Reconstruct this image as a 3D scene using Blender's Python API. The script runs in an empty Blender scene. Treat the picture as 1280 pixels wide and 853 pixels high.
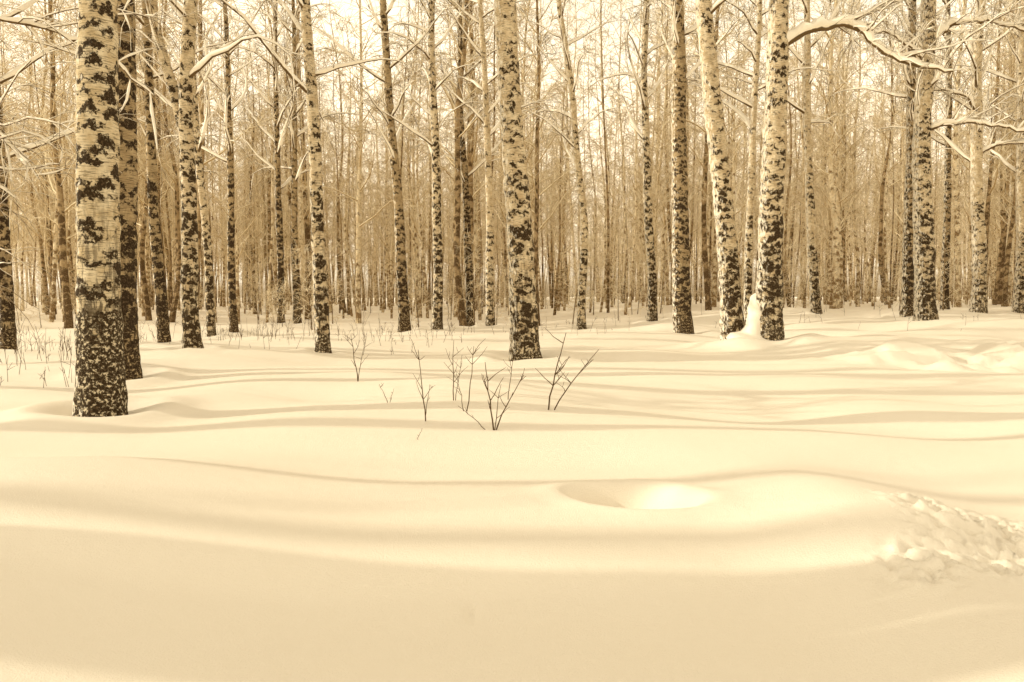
import bpy, math, random
import numpy as np
from mathutils import Vector

scene = bpy.context.scene
R = math.radians

# ------------------------------------------------------------------ mesh builder
class MB:
    def __init__(s):
        s.v=[]; s.f=[]; s.m=[]; s.uv=[]; s.n=0
    def tube(s, P, rad, sides, mat, uvr=None, rough=0.0, rng=None, cap=True):
        P=np.asarray(P,float); rad=np.asarray(rad,float); k=len(P)
        T=np.gradient(P,axis=0); T/= (np.linalg.norm(T,axis=1)[:,None]+1e-9)
        mt=T.mean(axis=0)
        ref=np.array([0,1.0,0]) if abs(mt[1])<0.8*np.linalg.norm(mt)+1e-9 else np.array([1.0,0,0])
        A=ref-T*(T@ref)[:,None]; A/= (np.linalg.norm(A,axis=1)[:,None]+1e-9)
        B=np.cross(A,T)
        th=np.arange(sides+ (1 if uvr else 0))*2*math.pi/sides
        ns=len(th)
        c=np.cos(th)[None,:,None]; sn=np.sin(th)[None,:,None]
        rr=np.repeat(rad[:,None],ns,axis=1)
        if rough and rng is not None:
            g=rng.normal(0,1,(k,sides))
            g=(g+np.roll(g,1,1)+np.roll(g,-1,1))/3
            g2=g.copy(); g2[1:]+=g[:-1]; g2[:-1]+=g[1:]
            g=g2/2
            if uvr: g=np.concatenate([g,g[:,:1]],axis=1)
            rr=rr*(1+rough*g)
        V=P[:,None,:]+rr[:,:,None]*(c*A[:,None,:]+sn*B[:,None,:])
        s.v.append(V.reshape(-1,3))
        i=np.arange(k-1)[:,None]; j=np.arange(sides)[None,:]
        j2=(j+1) if uvr else (j+1)%sides
        a=i*ns+j; b=i*ns+j2; cc=(i+1)*ns+j2; d=(i+1)*ns+j
        F=np.stack([a,d,cc,b],axis=-1).reshape(-1,4)+s.n
        s.f.append(F); s.m.append(np.full(len(F),mat))
        if uvr:
            U=np.repeat((th*uvr)[None,:],k,axis=0); W=np.repeat(P[:,2][:,None],ns,axis=1)
            uv=np.stack([U,W],-1).reshape(-1,2)
        else:
            uv=np.stack([np.zeros(k*ns),np.repeat(P[:,2],ns)],-1)
        s.uv.append(uv); s.n+=k*ns
    def mesh(s,name,mats):
        V=np.concatenate(s.v); F=np.concatenate(s.f); M=np.concatenate(s.m); UV=np.concatenate(s.uv)
        me=bpy.data.meshes.new(name)
        me.vertices.add(len(V)); me.vertices.foreach_set('co',V.ravel())
        me.loops.add(F.size); me.loops.foreach_set('vertex_index',F.ravel().astype(np.int32))
        me.polygons.add(len(F)); me.polygons.foreach_set('loop_start',np.arange(0,F.size,4,dtype=np.int32))
        me.polygons.foreach_set('loop_total',np.full(len(F),4,dtype=np.int32))
        for m in mats: me.materials.append(m)
        me.polygons.foreach_set('material_index',M.astype(np.int32))
        me.polygons.foreach_set('use_smooth',np.ones(len(F),dtype=bool))
        l=me.uv_layers.new(name='UVMap'); l.data.foreach_set('uv',UV[F.ravel()].ravel())
        me.update(calc_edges=True); me.validate()
        return me

def obj(name,me,loc=(0,0,0),parent=None):
    o=bpy.data.objects.new(name,me); scene.collection.objects.link(o); o.location=loc
    if parent: o.parent=parent
    return o

# ------------------------------------------------------------------ materials
class NT:
    def __init__(s,name):
        s.mat=bpy.data.materials.new(name); s.mat.use_nodes=True
        s.t=s.mat.node_tree; s.b=s.t.nodes['Principled BSDF']
    def n(s,typ,**kw):
        x=s.t.nodes.new(typ)
        for k,v in kw.items(): setattr(x,k,v)
        return x
    def l(s,a,b): s.t.links.new(a,b)
    def put(s,sock,v):
        if hasattr(v,'links'): s.l(v,sock)
        else: sock.default_value=v
    def math(s,op,a,b=None,c=None,clamp=False):
        x=s.n('ShaderNodeMath',operation=op); x.use_clamp=clamp
        s.put(x.inputs[0],a)
        if b is not None: s.put(x.inputs[1],b)
        if c is not None: s.put(x.inputs[2],c)
        return x.outputs[0]
    def vm(s,op,a,b):
        x=s.n('ShaderNodeVectorMath',operation=op); s.put(x.inputs[0],a); s.put(x.inputs[1],b); return x.outputs[0]
    def noise(s,vec,scale,detail=2,rough=.5):
        x=s.n('ShaderNodeTexNoise'); s.put(x.inputs['Vector'],vec)
        x.inputs['Scale'].default_value=scale; x.inputs['Detail'].default_value=detail; x.inputs['Roughness'].default_value=rough
        return x
    def ss(s,v,a,b):
        x=s.n('ShaderNodeMapRange',interpolation_type='SMOOTHSTEP'); s.put(x.inputs[0],v)
        x.inputs[1].default_value=a; x.inputs[2].default_value=b
        return x.outputs[0]
    def mix(s,f,a,b):
        x=s.n('ShaderNodeMix',data_type='RGBA'); s.put(x.inputs[0],f)
        for q,v in ((6,a),(7,b)):
            if isinstance(v,tuple): v=(*v,1) if len(v)==3 else v
            s.put(x.inputs[q],v)
        return x.outputs[2]
    def bump(s,h,strength,dist):
        x=s.n('ShaderNodeBump'); s.l(h,x.inputs['Height']); x.inputs['Strength'].default_value=strength; x.inputs['Distance'].default_value=dist
        s.l(x.outputs[0],s.b.inputs['Normal'])

def bark(name,l1,l2,dark,mark=0.0,base=0.9,sx=.15,sz=.17,snowside=0.0):
    m=NT(name)
    uv=m.n('ShaderNodeUVMap',uv_map='UVMap').outputs[0]
    rnd=m.n('ShaderNodeObjectInfo').outputs['Random']
    cx=m.n('ShaderNodeCombineXYZ'); m.put(cx.inputs[0],m.math('MULTIPLY',rnd,17.3)); m.put(cx.inputs[1],m.math('MULTIPLY',rnd,61.7))
    p0=m.vm('ADD',uv,cx.outputs[0])
    nz=m.noise(p0,6,5,.72)
    dist=m.vm('MULTIPLY',m.vm('SUBTRACT',nz.outputs['Color'],(.5,.5,.5)),(.46,.30,0))
    p=m.vm('MULTIPLY',m.vm('ADD',p0,dist),(1/sx,1/sz,0))
    vo=m.n('ShaderNodeTexVoronoi',voronoi_dimensions='2D',feature='F1'); m.l(p,vo.inputs['Vector'])
    vo.inputs['Scale'].default_value=1; vo.inputs['Randomness'].default_value=1.0
    d=m.vm('SUBTRACT',p,vo.outputs['Position'])
    sp=m.n('ShaderNodeSeparateXYZ'); m.l(d,sp.inputs[0])
    dx=m.math('ABSOLUTE',sp.outputs[0])
    chev=m.math('ADD',m.math('MULTIPLY',m.math('ABSOLUTE',m.math('ADD',sp.outputs[1],m.math('MULTIPLY',dx,.55))),1.9),m.math('MULTIPLY',dx,.35))
    sc=m.n('ShaderNodeSeparateColor'); m.l(vo.outputs['Color'],sc.inputs[0])
    su=m.n('ShaderNodeSeparateXYZ'); m.l(uv,su.inputs[0]); hgt=su.outputs[1]
    hm=m.n('ShaderNodeMapRange',interpolation_type='SMOOTHSTEP'); m.l(hgt,hm.inputs[0]); hm.inputs[1].default_value=0.0; hm.inputs[2].default_value=6.5
    hm.inputs[3].default_value=.42+mark; hm.inputs[4].default_value=-.12+mark
    clus=m.noise(p0,1.3,4,.6).outputs[0]
    pert=m.math('MULTIPLY',m.math('SUBTRACT',rnd,.5),.34)
    thr=m.math('ADD',m.math('ADD',m.math('MULTIPLY',sc.outputs[0],.62),m.math('MULTIPLY',m.math('SUBTRACT',clus,.5),2.1)),m.math('ADD',hm.outputs[0],pert))
    n2=m.noise(m.vm('MULTIPLY',p0,(1,1.8,1)),17,6,.78).outputs[0]
    sgn=m.math('ADD',m.math('SUBTRACT',thr,chev),m.math('MULTIPLY',m.math('SUBTRACT',n2,.5),2.4))
    mk=m.ss(sgn,-.05,.12)
    nb=m.noise(m.vm('MULTIPLY',p0,(2.5,1.1,1)),2.2,5,.7).outputs[0]
    bs=m.ss(m.math('SUBTRACT',m.math('ADD',m.math('MULTIPLY',nb,2.4),base-1.2),hgt),-.15,.15)
    fs=m.noise(m.vm('MULTIPLY',p0,(16,3.2,1)),1.0,5,.7).outputs[0]
    low=m.ss(hgt,3.2,.3)
    mk=m.math('MAXIMUM',mk,m.math('MULTIPLY',low,m.ss(fs,.50,.58)))
    ln=m.noise(m.vm('MULTIPLY',p0,(6,70,1)),1.0,4,.65).outputs[0]
    lt=m.math('MULTIPLY',m.ss(ln,.50,.62),.85)
    tone=m.noise(p0,4.5,5,.65).outputs[0]
    lightc=m.mix(m.ss(tone,.35,.65),l1,l2)
    lightc=m.mix(lt,lightc,tuple(c*.36 for c in l2))
    dn=m.noise(m.vm('MULTIPLY',p0,(1,.6,1)),48,4,.75).outputs[0]
    darkc=m.mix(m.ss(dn,.48,.68),dark,tuple(min(1,c*3.6+.03) for c in dark))
    fl=m.ss(m.noise(p0,22,5,.75).outputs[0],.52,.60)
    basec=m.mix(m.math('MULTIPLY',fl,.95),darkc,tuple(c*1.0 for c in l1))
    col=m.mix(mk,lightc,darkc); col=m.mix(bs,col,basec)
    if snowside:
        g=m.n('ShaderNodeNewGeometry'); sn=m.n('ShaderNodeSeparateXYZ'); m.l(g.outputs['Normal'],sn.inputs[0])
        sf=m.noise(m.vm('MULTIPLY',p0,(3,1.4,1)),5,5,.7).outputs[0]
        f=m.ss(m.math('ADD',m.math('MULTIPLY',sn.outputs[0],-.22),sf),.70-.06*snowside,.76)
        col=m.mix(f,col,(.90,.83,.70))
    m.l(col,m.b.inputs['Base Color']); m.b.inputs['Roughness'].default_value=.88
    m.b.inputs['Specular IOR Level'].default_value=.15
    hh=m.math('ADD',m.math('ADD',m.math('MULTIPLY',m.math('MAXIMUM',mk,bs),.6),m.math('MULTIPLY',dn,1.1)),m.math('MULTIPLY',ln,.3))
    m.bump(hh,.9,.025)
    return m.mat

def twig(name,col,snow,amt=.35,lo=.15):
    m=NT(name)
    g=m.n('ShaderNodeNewGeometry'); s=m.n('ShaderNodeSeparateXYZ'); m.l(g.outputs['Normal'],s.inputs[0])
    tc=m.n('ShaderNodeTexCoord').outputs['Object']
    n=m.noise(tc,6,2).outputs[0]
    f=m.ss(m.math('ADD',s.outputs[2],m.math('MULTIPLY',m.math('SUBTRACT',n,.5),1.4)),lo,lo+amt)
    v=m.mix(n,tuple(c*.7 for c in col),tuple(c*1.4 for c in col))
    m.l(m.mix(f,v,snow),m.b.inputs['Base Color']); m.b.inputs['Roughness'].default_value=.85
    m.b.inputs['Specular IOR Level'].default_value=.15
    return m.mat

def snowmat():
    m=NT('snow')
    tc=m.n('ShaderNodeTexCoord').outputs['Object']
    a=m.noise(tc,110,4,.75).outputs[0]; b=m.noise(tc,12,3,.5).outputs[0]; c=m.noise(tc,.9,3,.5).outputs[0]
    m.l(m.mix(c,(.92,.85,.72),(.94,.88,.765)),m.b.inputs['Base Color'])
    m.b.inputs['Roughness'].default_value=.55; m.b.inputs['Specular IOR Level'].default_value=.3
    m.bump(m.math('ADD',m.math('MULTIPLY',a,.9),m.math('MULTIPLY',b,.7)),.65,.012)
    return m.mat

BARK=bark('birch_bark',(.78,.66,.46),(.56,.43,.26),(.035,.021,.008),0.0,.25,snowside=1.0)
BARKL=bark('birch_bark_corky',(.80,.69,.49),(.60,.47,.28),(.035,.021,.008),.04,1.15,.21,.20,snowside=.6)
BARKD=bark('birch_bark_dark',(.50,.38,.22),(.36,.26,.14),(.032,.019,.008),.24,.6,snowside=.6)
BARKF=bark('birch_bark_far_hazed',(.90,.79,.58),(.76,.61,.39),(.19,.125,.06),-.06,.0,.3,.3)  # paler than near bark: distance haze painted into the colours
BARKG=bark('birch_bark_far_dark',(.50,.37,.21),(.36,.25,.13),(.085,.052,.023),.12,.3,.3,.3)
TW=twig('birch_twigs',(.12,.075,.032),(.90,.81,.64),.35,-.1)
TWF=twig('birch_twigs_far_hazed',(.42,.30,.15),(.92,.82,.61),.4,-.3)  # far twigs lightened, aerial haze put into their base colour
SNOW=snowmat()
STEM=twig('dry_stem',(.09,.053,.022),(.5,.38,.22),.4,.75)

# ------------------------------------------------------------------ terrain
def sst(a,b,x):
    t=np.clip((x-a)/(b-a),0,1); return t*t*(3-2*t)
TREEPOS=[]
rs=np.random.RandomState(5)
WV=[(rs.uniform(0,2*math.pi),rs.uniform(0,2*math.pi)) for _ in range(40)]
LAT=np.random.RandomState(11).uniform(-1,1,(256,256))
def vn(x,y,f):
    x=x*f+71.3; y=y*f+33.7; xi=np.floor(x).astype(int); yi=np.floor(y).astype(int); u=x-xi; v=y-yi
    u=u*u*(3-2*u); v=v*v*(3-2*v); a=xi&255; b=yi&255; a1=(a+1)&255; b1=(b+1)&255
    return (LAT[a,b]*(1-u)+LAT[a1,b]*u)*(1-v)+(LAT[a,b1]*(1-u)+LAT[a1,b1]*u)*v
def fine(x,y,f,k):
    z=0
    for i in range(7):
        a=WV[k+i][0]; z=z+np.sin((x*math.cos(a)+y*math.sin(a))*f*(1+.23*i)+WV[k+i][1]*5)
    return z/7
def H(x,y,hollow=True):
    x=np.asarray(x,float); y=np.asarray(y,float)
    z=.55*sst(16,28,y)*sst(-2,11,x)
    z=z+.07*fine(x*.6,y,1.1,0)*sst(3,6,y)+.020*fine(x*.5,y*1.3,2.6,8)
    z=z+.14*vn(x*.45,y,.42)*sst(4,7,y)*(1-.7*sst(.5,1.5,x)*(1-sst(6,8,y)))+.06*vn(x*.6,y,1.1)*sst(5,8,y)
    z=z+.12*fine(x,y,.25,16)*sst(8,20,y)
    fg=1-sst(4.4,6.5,y)
    z=z+fg*(.20*sst(-.5,-2.7,x)+.14*sst(.9,1.9,x)*(1-.5*sst(3.8,5,y))-.22*sst(1.6,3.0,x))
    ex=3.46+.08*np.sin(x*1.1+.5)+.2*sst(-1,-3,x)+.25*sst(1,2.2,x)
    s=y-ex
    z=z+.10*sst(-.35,.10,s)*(1-.6*sst(.2,2.2,s))-.02*np.exp(-((s+.55)/.35)**2)
    # hollow
    u=(x-.69); v=(y-4.48)
    q=(u/.33)**2+((v+.25*u)/.34)**2
    q=q*(1+.25*vn(x,y,3.1))
    z=z-.21*np.exp(-q**2.2)*(1+.7*(v-u))+.020*np.exp(-((np.sqrt(np.abs(q))-1.35)/.35)**2)
    z=z-.016*np.exp(-((x+.16+.25*(y-3.1)**2)/.022)**2-((y-3.08)/.1)**2)
    # trampled crust, right
    pm=sst(0,.45,x-(1.40+.55*(y-3.3))+.30*vn(x,y,2.3))*sst(2.85,3.3,y+.25*vn(x,y,3))*(1-sst(3.9,4.5,y+.3*vn(x+9,y,2)))
    z=z+pm*(.008+.010*vn(x,y,6.5)+.020*vn(x+5,y,13)+.030*vn(x,y+7,27)+.012*vn(x+2,y+7,45))
    pm2=sst(5,7.5,x)*np.exp(-((y-14.5-.12*x+1)/1.8)**2)
    z=z+pm2*(.20*vn(x,y,1.3)+.12*vn(x+4,y,3.1)+.05*vn(x,y,7))
    z=z+sst(3,6,x)*sst(15,18,y)*(1-sst(26,32,y))*.18*vn(x*.7,y,.8)
    if hollow:
        for (tx,ty,r) in TREEPOS:
            d=np.hypot(x-tx,y-ty)/max(r,.1)
            z=z-.08*np.exp(-(d/1.7)**2)+.07*np.exp(-((d-3.0)/1.2)**2)*(1+.6*vn(x,y,2.0))
    return z

# ------------------------------------------------------------------ tree generator
def unit(v): return v/(np.linalg.norm(v)+1e-9)
def branch_pts(p,d,L,n,rng,lift,droop,wob):
    pts=[p]; d=unit(d)
    for i in range(n-1):
        t=i/(n-1)
        d=unit(d+rng.normal(0,wob,3)+np.array([0,0,lift*(1-t)-droop*t]))
        p=p+d*L/(n-1); pts.append(p)
    return np.array(pts)
def snow_on(mb,P,rad,rng,k=1.0):
    n=len(P)
    w=rad*k*(0.75+rng.uniform(0,.6,n)); w[0]*=.4; w[-1]*=.4
    Q=P.copy(); Q[:,2]+=rad*.45+w*.45
    mb.tube(Q,w,6,2)
def grow(mb,P,r0,r1,rng,det,snow,tr=.0035):
    L=np.linalg.norm(P[-1]-P[0]); n=len(P)
    k=max(3,int(L*det))
    for i in range(k):
        t=rng.uniform(.18,1)*(n-1); j=min(int(t),n-2); q=P[j]+(P[j+1]-P[j])*(t-j)
        d=unit(P[j+1]-P[j]); side=unit(np.cross(d,rng.normal(0,1,3)))
        d2=unit(d*.75+side*.75+np.array([0,0,.15]))
        L2=rng.uniform(.3,1)*(.25+L*.28)
        Q=branch_pts(q,d2,L2,5,rng,.1,.30,.14)
        ra=r1*1.1+.0025
        mb.tube(Q,np.linspace(ra,tr,5),3,1)
        if snow and rng.uniform()<.8: snow_on(mb,Q[:4],np.full(4,ra),rng,1.5)
        for _ in range(int(3+L2*3.5)):
            a=rng.randint(1,4); q3=Q[a]+(Q[a+1]-Q[a])*rng.uniform()
            d3=unit(unit(Q[a+1]-Q[a])*.8+rng.normal(0,.5,3))
            mb.tube(branch_pts(q3,d3,rng.uniform(.25,.75),4,rng,0,.35,.12),[tr*1.15,tr*1.1,tr,tr*.85],3,1)
def tree(seed,Ht,r0,lean=(0,0),bend=.1,zmin=4,nb=30,sides=8,step=.5,det=3.0,snow=False,blen=1.0,custom=None,forks=None,tr=.0035,ztop=99):
    rng=np.random.RandomState(seed); mb=MB()
    zs=np.concatenate([np.arange(-.4,9,step),np.arange(9,Ht,max(step,.4))]); 
    ph=rng.uniform(0,6.28,4); b=bend*rng.uniform(.6,1.2)
    def cen(z):
        z=np.asarray(z,float)
        return np.stack([lean[0]*z+b*(np.sin(z*.45+ph[0])-math.sin(ph[0]))+.25*b*np.sin(z*1.3+ph[1]),
                         lean[1]*z+b*(np.sin(z*.38+ph[2])-math.sin(ph[2])),z],-1)
    kn=rng.normal(0,1,60)
    def rad(z): 
        z=np.asarray(z,float)
        lump=1+.03*np.interp(z,np.linspace(-.5,20,60),kn)
        return lump*(r0*(np.clip(1-z/(Ht+.3),0.01,1))**.75+r0*.25*np.exp(-np.clip(z,0,99)/.35))
    mb.tube(cen(zs),rad(zs),sides,0,uvr=r0,rough=.07 if sides>14 else 0.02,rng=rng)
    az=rng.uniform(0,6.28)
    for i in range(nb):
        t=(i+rng.uniform(0,.9))/nb; z=zmin+(Ht*.97-zmin)*t**.9; az+=2.4+rng.normal(0,.5)
        c=cen(z); L=blen*(1.0+ (Ht-z)*.17)*rng.uniform(.55,1.15)
        up=rng.uniform(.35,1.1)
        d=np.array([math.cos(az),math.sin(az),up])
        P=branch_pts(c,d,L,8,rng,.10,.26,.13)
        rb=min(float(rad(z))*.5,.010+L*.010); R_=np.linspace(rb,.006,8)
        mb.tube(P,R_,5,1)
        hi=z>ztop
        if snow and not hi: snow_on(mb,P,R_,rng,1.6)
        grow(mb,P,rb,.006,rng,det*(.5 if hi else 1),snow and not hi,tr)
    if forks:
        for (z0,pts,ra,rb) in forks:
            P=np.array([cen(z0)]+[cen(z0)+np.array(q) for q in pts]); 
            tt=np.linspace(0,len(P)-1,40); P=np.stack([np.interp(tt,np.arange(len(P)),P[:,k]) for k in range(3)],-1)
            for _ in range(3): P[1:-1]=(P[:-2]+2*P[1:-1]+P[2:])/4
            mb.tube(P,np.linspace(ra,rb,40),14,0,uvr=ra,rough=.03,rng=rng)
            grow(mb,P,ra,.007,rng,2.0,snow,tr)
    if custom:
        for (z0,pts,ra,rb,dd) in custom:
            P=np.array([cen(z0)]+[cen(z0)+np.array(q) for q in pts])
            tt=np.linspace(0,len(P)-1,26); P=np.stack([np.interp(tt,np.arange(len(P)),P[:,k]) for k in range(3)],-1)
            for _ in range(2): P[1:-1]=(P[:-2]+2*P[1:-1]+P[2:])/4
            P[1:-1]+=rng.normal(0,.02,(24,3))
            R_=np.linspace(ra,rb,26)*rng.uniform(.85,1.2,26); mb.tube(P,R_,8,1)
            w=R_*(1.0+1.1*rng.uniform(0,1,26)); w[0]*=.5; w[-1]*=.4
            Q=P.copy(); Q[:,2]+=R_*.6+w*.6; mb.tube(Q,w,8,2)
            grow(mb,P,ra,.009,rng,dd,True,tr)
            for _ in range(int(4+ra*90)):
                a=rng.randint(4,22); d=unit(P[a+1]-P[a-1]); d=unit(d+rng.normal(0,.6,3)+np.array([0,0,.3]))
                B=branch_pts(P[a],d,rng.uniform(.5,1.8),7,rng,.05,.2,.18); RB=np.linspace(rb,.006,7)
                mb.tube(B,RB,5,1); snow_on(mb,B,RB,rng,1.5); grow(mb,B,rb,.005,rng,3,True,tr)
    return mb

# hero trees:  X, Y, radius, leanx, H, zmin, bark
hero=[
 (-4.37,8.4,.225,.027,19,6.5,BARKL,.03),
 (-5.66,11.6,.195,.027,20,6,BARKD,.05),
 (-6.35,15.9,.17,.004,19,5,BARK,.14),
 (-7.45,17.0,.12,-.010,17,4.5,BARKD,.08),
 (-3.90,16.3,.145,-.020,18,4.5,BARK,.10),
 (-3.52,26,.185,-.048,20,5,BARKD,.08),
 (-2.50,26.5,.175,-.006,20,5,BARK,.06),
 (.27,15.9,.275,-.050,22,6.5,BARK,.05),
 (4.75,27,.165,-.020,20,6,BARK,.08),
 (5.18,24,.28,-.040,22,7,BARKD,.06),
 (5.14,18.4,.25,-.100,21,7,BARK,.05),
 (5.80,18.0,.29,.005,22,7.5,BARK,.05),
 (12.5,24,.31,-.017,22,6,BARK,.08),
 (13.4,27,.21,-.013,20,6,BARKD,.06),
 (16.4,28,.25,-.017,20,5,BARK,.08),
 (19.1,30,.20,-.02,20,5,BARK,.06),
 (10.3,27,.17,-.05,20,6,BARK,.08),
 (7.4,25,.13,.015,19,6,BARK,.06),
 (2.3,26,.14,-.065,19,5,BARK,.18),
 (-.73,27,.15,-.03,19,6,BARK,.06),
 (16.3,30,.15,-.02,19,6,BARKD,.06),
 (-10.6,16.7,.14,0,18,3.5,BARKD,.05),
 (-8.3,22,.12,-.03,18,4,BARK,.08),
 (-9.1,26,.13,-.01,18,5,BARKD,.05),
 (-8.7,30,.14,0,18,5,BARKD,.05),
 (-8.1,30,.14,.0,18,5,BARKD,.05),
 (-1.6,30,.16,-.02,19,5,BARKD,.08),
 # just outside the picture on the left and around
 (-8.2,10.5,.20,.0,18,4,BARK,.10),
 (-21,5.35,.18,.0,20,8,BARK,.05),
 (-14.5,7.6,.20,.02,20,7,BARK,.05),
 (-24,4.0,.20,.0,20,7.5,BARK,.05),
 (-15,12.5,.22,.0,20,7,BARK,.05),
 (-19,16,.22,.0,20,7,BARK,.05),
 (-24,21,.22,.0,20,7,BARK,.05),
 (-6.2,3.22,.29,.0,20,8,BARK,.03),
 (-12,2.85,.30,.0,20,7,BARK,.03),
 (12.8,12,.22,.0,19,4.5,BARK,.05),
]
for h in hero: TREEPOS.append((h[0],h[1],h[2]))

# ground sheet
def axis(lo,hi,core0,core1,s0,g):
    a=[core0]; 
    while a[-1]<core1: a.append(a[-1]+s0)
    st=s0
    while a[-1]<hi: st*=g; a.append(a[-1]+st)
    b=[core0]; st=s0
    while b[-1]>lo: st*=g; b.append(b[-1]-st)
    return np.array(b[:0:-1]+a)
xs=axis(-320,320,-3.2,3.6,.018,1.025); ys=axis(-60,420,2.3,5.4,.018,1.018)
X,Y=np.meshgrid(xs,ys); Z=H(X,Y)
nx,ny=len(xs),len(ys)
V=np.stack([X,Y,Z],-1).reshape(-1,3)
i=np.arange(ny-1)[:,None]; j=np.arange(nx-1)[None,:]
F=np.stack([i*nx+j,i*nx+j+1,(i+1)*nx+j+1,(i+1)*nx+j],-1).reshape(-1,4)
g=MB(); g.v=[V]; g.f=[F]; g.m=[np.zeros(len(F))]; g.uv=[V[:,:2]]; g.n=len(V)
obj('snow_ground',g.mesh('snow_ground',[SNOW]))

def gz(x,y): return float(H(x,y,False))
for k,(x,y,r,ln,Ht,zm,bk,bd) in enumerate(hero):
    near=y<20; cus=None; fk=None
    off=k>27
    nb=30 if k<27 else 16
    if k==30: nb=26
    if k==2:
        fk=[(4.2,[(-.25,.1,.9),(-.55,.1,1.9),(-.72,.15,3.2),(-.75,.2,5),(-.6,.2,9)],.12,.04)]
    if k==11:
        cus=[(6.45,[(.55,-.1,.35),(1.3,-.2,.50),(1.75,-.25,.35),(2.1,-.3,-.15),(2.9,-.5,-.5),(3.5,-.7,-.65)],.085,.022,3),
             (6.5,[(.8,.1,.5),(1.5,.2,.55),(2.3,.3,.9),(3.4,.4,1.4)],.055,.018,3)]
    if k==12:
        cus=[(8.3,[(.6,-.1,.5),(1.3,-.3,.6),(2.2,-.5,.35),(3.2,-.6,-.1)],.07,.02,3),
             (5.7,[(.5,-.3,.25),(1.3,-.5,.2),(2.3,-.8,-.05),(3.3,-1,-.4)],.06,.018,3),
             (7.6,[(-.5,-.4,.4),(-1.3,-.6,.8),(-2.3,-.8,.9)],.05,.015,3)]
    if k==14:
        cus=[(7.0,[(-.6,-.4,.5),(-1.5,-.6,.7),(-2.6,-.8,.5)],.05,.015,3),(5.6,[(.7,-.3,.35),(1.6,-.5,.3),(2.6,-.8,-.1)],.05,.015,3)]
    if k==27:
        cus=[(2.9,[(.5,-.3,.25),(1.2,-.6,.3),(1.7,-.8,.05),(2.1,-1,-.35)],.035,.01,3.5),
             (4.0,[(.6,-.3,.1),(1.3,-.5,-.2),(2.0,-.6,-.7),(2.4,-.6,-1.2)],.03,.01,3.5),
             (4.4,[(.7,.3,.5),(1.5,.5,.6),(2.5,.8,.3),(3.2,1,-.3)],.03,.01,3.5)]
    mb=tree(100+k,Ht,r,(ln,0),bd,zm,nb,36 if near else 20,(.05 if near else .12) if not off else .3,1.3 if off else 2.6,not off,1.0,cus,fk,.006 if y>20 else .004,ztop=(3+.42*y))
    z0=gz(x,y)-.05
    o=obj('birch_tree',mb.mesh('birch_tree',[bk,TW,SNOW]),(x,y,z0))

# ------------------------------------------------------------------ distant forest, shared meshes
variants=[]
rv=np.random.RandomState(3)
for k in range(12):
    mb=tree(900+k,rv.uniform(15,21),rv.uniform(.07,.145),(rv.normal(0,.02),rv.normal(0,.02)),rv.uniform(.08,.3),rv.uniform(2.5,5.5),36,8,.5,3.5,False,.9,tr=.0078)
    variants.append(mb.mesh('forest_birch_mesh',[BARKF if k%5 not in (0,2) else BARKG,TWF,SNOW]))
poles=[]
for k in range(6):
    mb=tree(930+k,rv.uniform(12,17),rv.uniform(.045,.07),(rv.normal(0,.025),rv.normal(0,.025)),rv.uniform(.08,.25),rv.uniform(3.5,6),18,6,.6,2.2,False,.6,tr=.007)
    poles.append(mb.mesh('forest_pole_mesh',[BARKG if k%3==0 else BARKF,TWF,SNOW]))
young=[]
for k in range(5):
    mb=tree(950+k,rv.uniform(3,6),.022,(rv.normal(0,.06),rv.normal(0,.06)),.1,.35,20,5,.4,4,False,.5,tr=.0055)
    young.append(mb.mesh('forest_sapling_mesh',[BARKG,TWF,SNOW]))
forest=bpy.data.objects.new('distant_birch_forest',None); scene.collection.objects.link(forest)
cnt=0; pts=[]
tries=0
while cnt<860 and tries<40000:
    tries+=1
    y=28+125*rv.uniform()**.85; w=.66*y+6
    x=rv.uniform(-w,w)
    if any((x-a)**2+(y-b)**2<(1.0 if y<60 else .7)**2 for a,b in pts[-400:]): continue
    if y<34 and rv.uniform()<.4: continue
    pts.append((x,y))
    o=obj('birch',variants[rv.randint(12)],(x,y,gz(x,y)-.1),forest)
    s=rv.uniform(.7,1.25); o.scale=(s,s,s*rv.uniform(.9,1.15)); o.rotation_euler=(0,0,rv.uniform(0,6.28))
    cnt+=1
for k in range(520):
    y=33+110*rv.uniform()**.9; w=.66*y+4; x=rv.uniform(-w,w)
    o=obj('birch_pole',poles[rv.randint(6)],(x,y,gz(x,y)-.1),forest)
    s=rv.uniform(.8,1.3); o.scale=(s,s,s); o.rotation_euler=(0,0,rv.uniform(0,6.28))
for k in range(340):
    y=27+100*rv.uniform()**1.1; w=.66*y+5; x=rv.uniform(-w,w)
    o=obj('sapling',young[rv.randint(5)],(x,y,gz(x,y)-.05),forest)
    s=rv.uniform(.4,1.0); o.scale=(s*1.2,s*1.2,s); o.rotation_euler=(0,0,rv.uniform(0,6.28))

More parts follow.
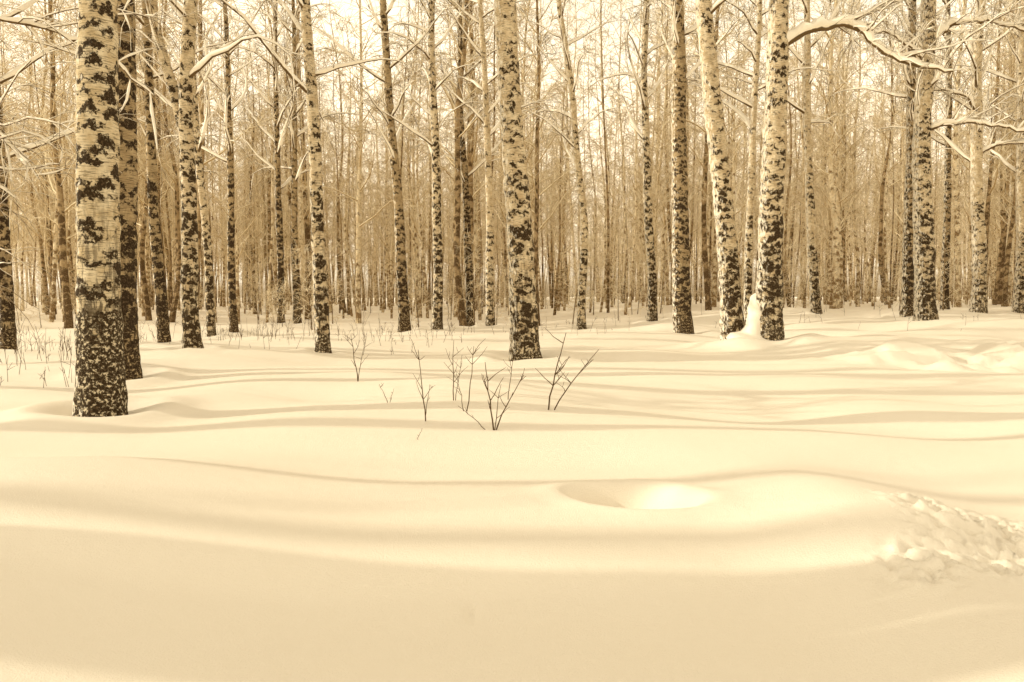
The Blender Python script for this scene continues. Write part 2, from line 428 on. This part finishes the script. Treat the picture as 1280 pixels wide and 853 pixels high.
# ------------------------------------------------------------------ shrubs poking from snow
def shrub(seed,x,y,stems):
    rng=np.random.RandomState(seed); mb=MB()
    for (bx,by,dx,dy,h,r) in stems:
        n=9; t=np.linspace(0,1,n)
        P=np.stack([bx+dx*t**1.3+np.cumsum(rng.normal(0,.006,n)),by+dy*t,-.08+(h+.08)*t],-1)
        mb.tube(P,np.linspace(r,r*.35,n),6,0)
        for i in range(max(2,int(h*9))):
            a=rng.randint(3,n-1); s=1 if rng.uniform()<.5 else -1
            L=h*rng.uniform(.15,.42); d=np.array([s*rng.uniform(.4,1),rng.normal(0,.4),rng.uniform(.5,1)])
            Q=branch_pts(P[a],d,L,5,rng,.05,0,.12); mb.tube(Q,np.linspace(r*.5,r*.22,5),5,0)
            if rng.uniform()<.4:
                mb.tube(branch_pts(Q[2],d*np.array([-.6,1,1]),L*.4,4,rng,.05,0,.1),np.linspace(r*.3,r*.18,4),4,0)
    obj('bare_shrub',mb.mesh('bare_shrub',[STEM]),(x,y,gz(x,y)))
shrub(1,-.17,7.2,[(0,0,-.07,.02,.62,.009),(.01,0,.27,.05,.50,.008),(0,.02,-.30,0,.22,.005),(.01,0,.07,.0,.42,.006)])
shrub(2,.37,8.2,[(0,0,.22,0,.80,.010),(.04,0,.48,.1,.62,.008)])
shrub(3,-.83,7.5,[(0,0,-.05,0,.68,.007),(.02,0,.02,0,.35,.005)])
shrub(4,-.64,8.6,[(0,0,.02,0,.66,.007),(.02,0,.1,0,.5,.005)])
shrub(5,-.46,8.0,[(0,0,.06,0,.66,.007),(0,0,-.1,0,.4,.005)])
shrub(6,-1.98,10.2,[(0,0,-.08,0,.62,.008),(.0,0,.1,0,.5,.006)])
shrub(7,-1.34,8.6,[(0,0,-.1,0,.2,.005),(0,0,.06,0,.16,.004)])
shrub(8,-.79,6.8,[(0,0,.0,0,.1,.004)])
shrub(9,-.05,9.0,[(0,0,.1,0,.5,.006)])
# dry weeds
rng=np.random.RandomState(77); mb=MB()
for k in range(620):
    if k<300: x=rng.uniform(-10.5,-5.6); y=rng.uniform(10.5,19)
    elif k<470: x=rng.uniform(-9,-1); y=rng.uniform(16,25)
    else: x=rng.uniform(-12,16); y=rng.uniform(21,30)
    if k<300 and x> -.52*y-.2: continue
    h=rng.uniform(.1,.6)*(1.6 if rng.uniform()<.15 else 1); p=np.array([x,y,gz(x,y)-.05])
    P=branch_pts(p,np.array([rng.normal(0,.15),rng.normal(0,.15),1]),h,5,rng,0,.05,.06)
    mb.tube(P,np.linspace(.005,.0025,5),3,0)
    for _ in range(rng.randint(0,4)):
        a=rng.randint(2,4); mb.tube(branch_pts(P[a],np.array([rng.normal(0,.6),rng.normal(0,.5),.8]),h*.3,3,rng,0,.1,.05),[.0035,.003,.002],3,0)
obj('dry_weeds',mb.mesh('dry_weeds',[STEM]))

# snow plastered between the two trunks
rq=np.random.RandomState(8); mb=MB(); zs=np.linspace(-.3,1.08,30)
base=np.interp(zs,[-.3,0,.12,.3,.55,.8,.98,1.08],[.70,.50,.32,.24,.20,.16,.11,.02])
P=np.stack([.03*np.sin(zs*5)+.10*zs,.03*np.sin(zs*7+1),zs],-1)
mb.tube(P,base,24,0,rough=.12,rng=rq)
obj('snow_pile',mb.mesh('snow_pile',[SNOW]),(5.47,18.05,gz(5.47,18.05)))

# ------------------------------------------------------------------ light
EL=R(21); AH=R(1)
S=Vector((-math.cos(EL)*math.cos(AH),math.cos(EL)*math.sin(AH),math.sin(EL)))
L=bpy.data.lights.new('sun','SUN'); L.energy=3.3; L.angle=R(.6); L.color=(1,.90,.70)
lo=bpy.data.objects.new('sun',L); scene.collection.objects.link(lo); lo.rotation_euler=S.to_track_quat('Z','Y').to_euler(); lo.location=(-30,10,30)
w=bpy.data.worlds.new('World'); scene.world=w; w.use_nodes=True; t=w.node_tree
bg=t.nodes['Background']; sky=t.nodes.new('ShaderNodeTexSky'); sky.sky_type='NISHITA'; sky.sun_disc=False
sky.sun_elevation=EL; sky.sun_rotation=math.atan2(S.x,S.y); sky.dust_density=2.5; sky.air_density=1.0
bw=t.nodes.new('ShaderNodeRGBToBW'); t.links.new(sky.outputs[0],bw.inputs[0])
def wm(op,a,b):
    n=t.nodes.new('ShaderNodeMath'); n.operation=op; t.links.new(a,n.inputs[0]); n.inputs[1].default_value=b; return n.outputs[0]
lum=wm('MINIMUM',wm('MULTIPLY',wm('POWER',bw.outputs[0],1.0),4.5),11)
mr=t.nodes.new('ShaderNodeMapRange'); t.links.new(lum,mr.inputs[0]); mr.inputs[1].default_value=2.5; mr.inputs[2].default_value=8.5
mc=t.nodes.new('ShaderNodeMix'); mc.data_type='RGBA'; t.links.new(mr.outputs[0],mc.inputs[0]); mc.inputs[6].default_value=(1,.72,.39,1); mc.inputs[7].default_value=(1,.88,.66,1)
mx=t.nodes.new('ShaderNodeVectorMath'); mx.operation='SCALE'; t.links.new(mc.outputs[2],mx.inputs[0])
t.links.new(lum,mx.inputs['Scale']); t.links.new(mx.outputs[0],bg.inputs['Color'])
bg.inputs['Strength'].default_value=.15

scene.view_settings.view_transform='Standard'; scene.view_settings.look='None'; scene.view_settings.exposure=0
cam=bpy.data.cameras.new('camera'); cam.lens=28; cam.sensor_width=36; cam.clip_end=1500; cam.clip_start=.05
co=bpy.data.objects.new('camera',cam); scene.collection.objects.link(co)
co.location=(0,0,1.22); co.rotation_euler=(R(90-3.25),0,0); scene.camera=co
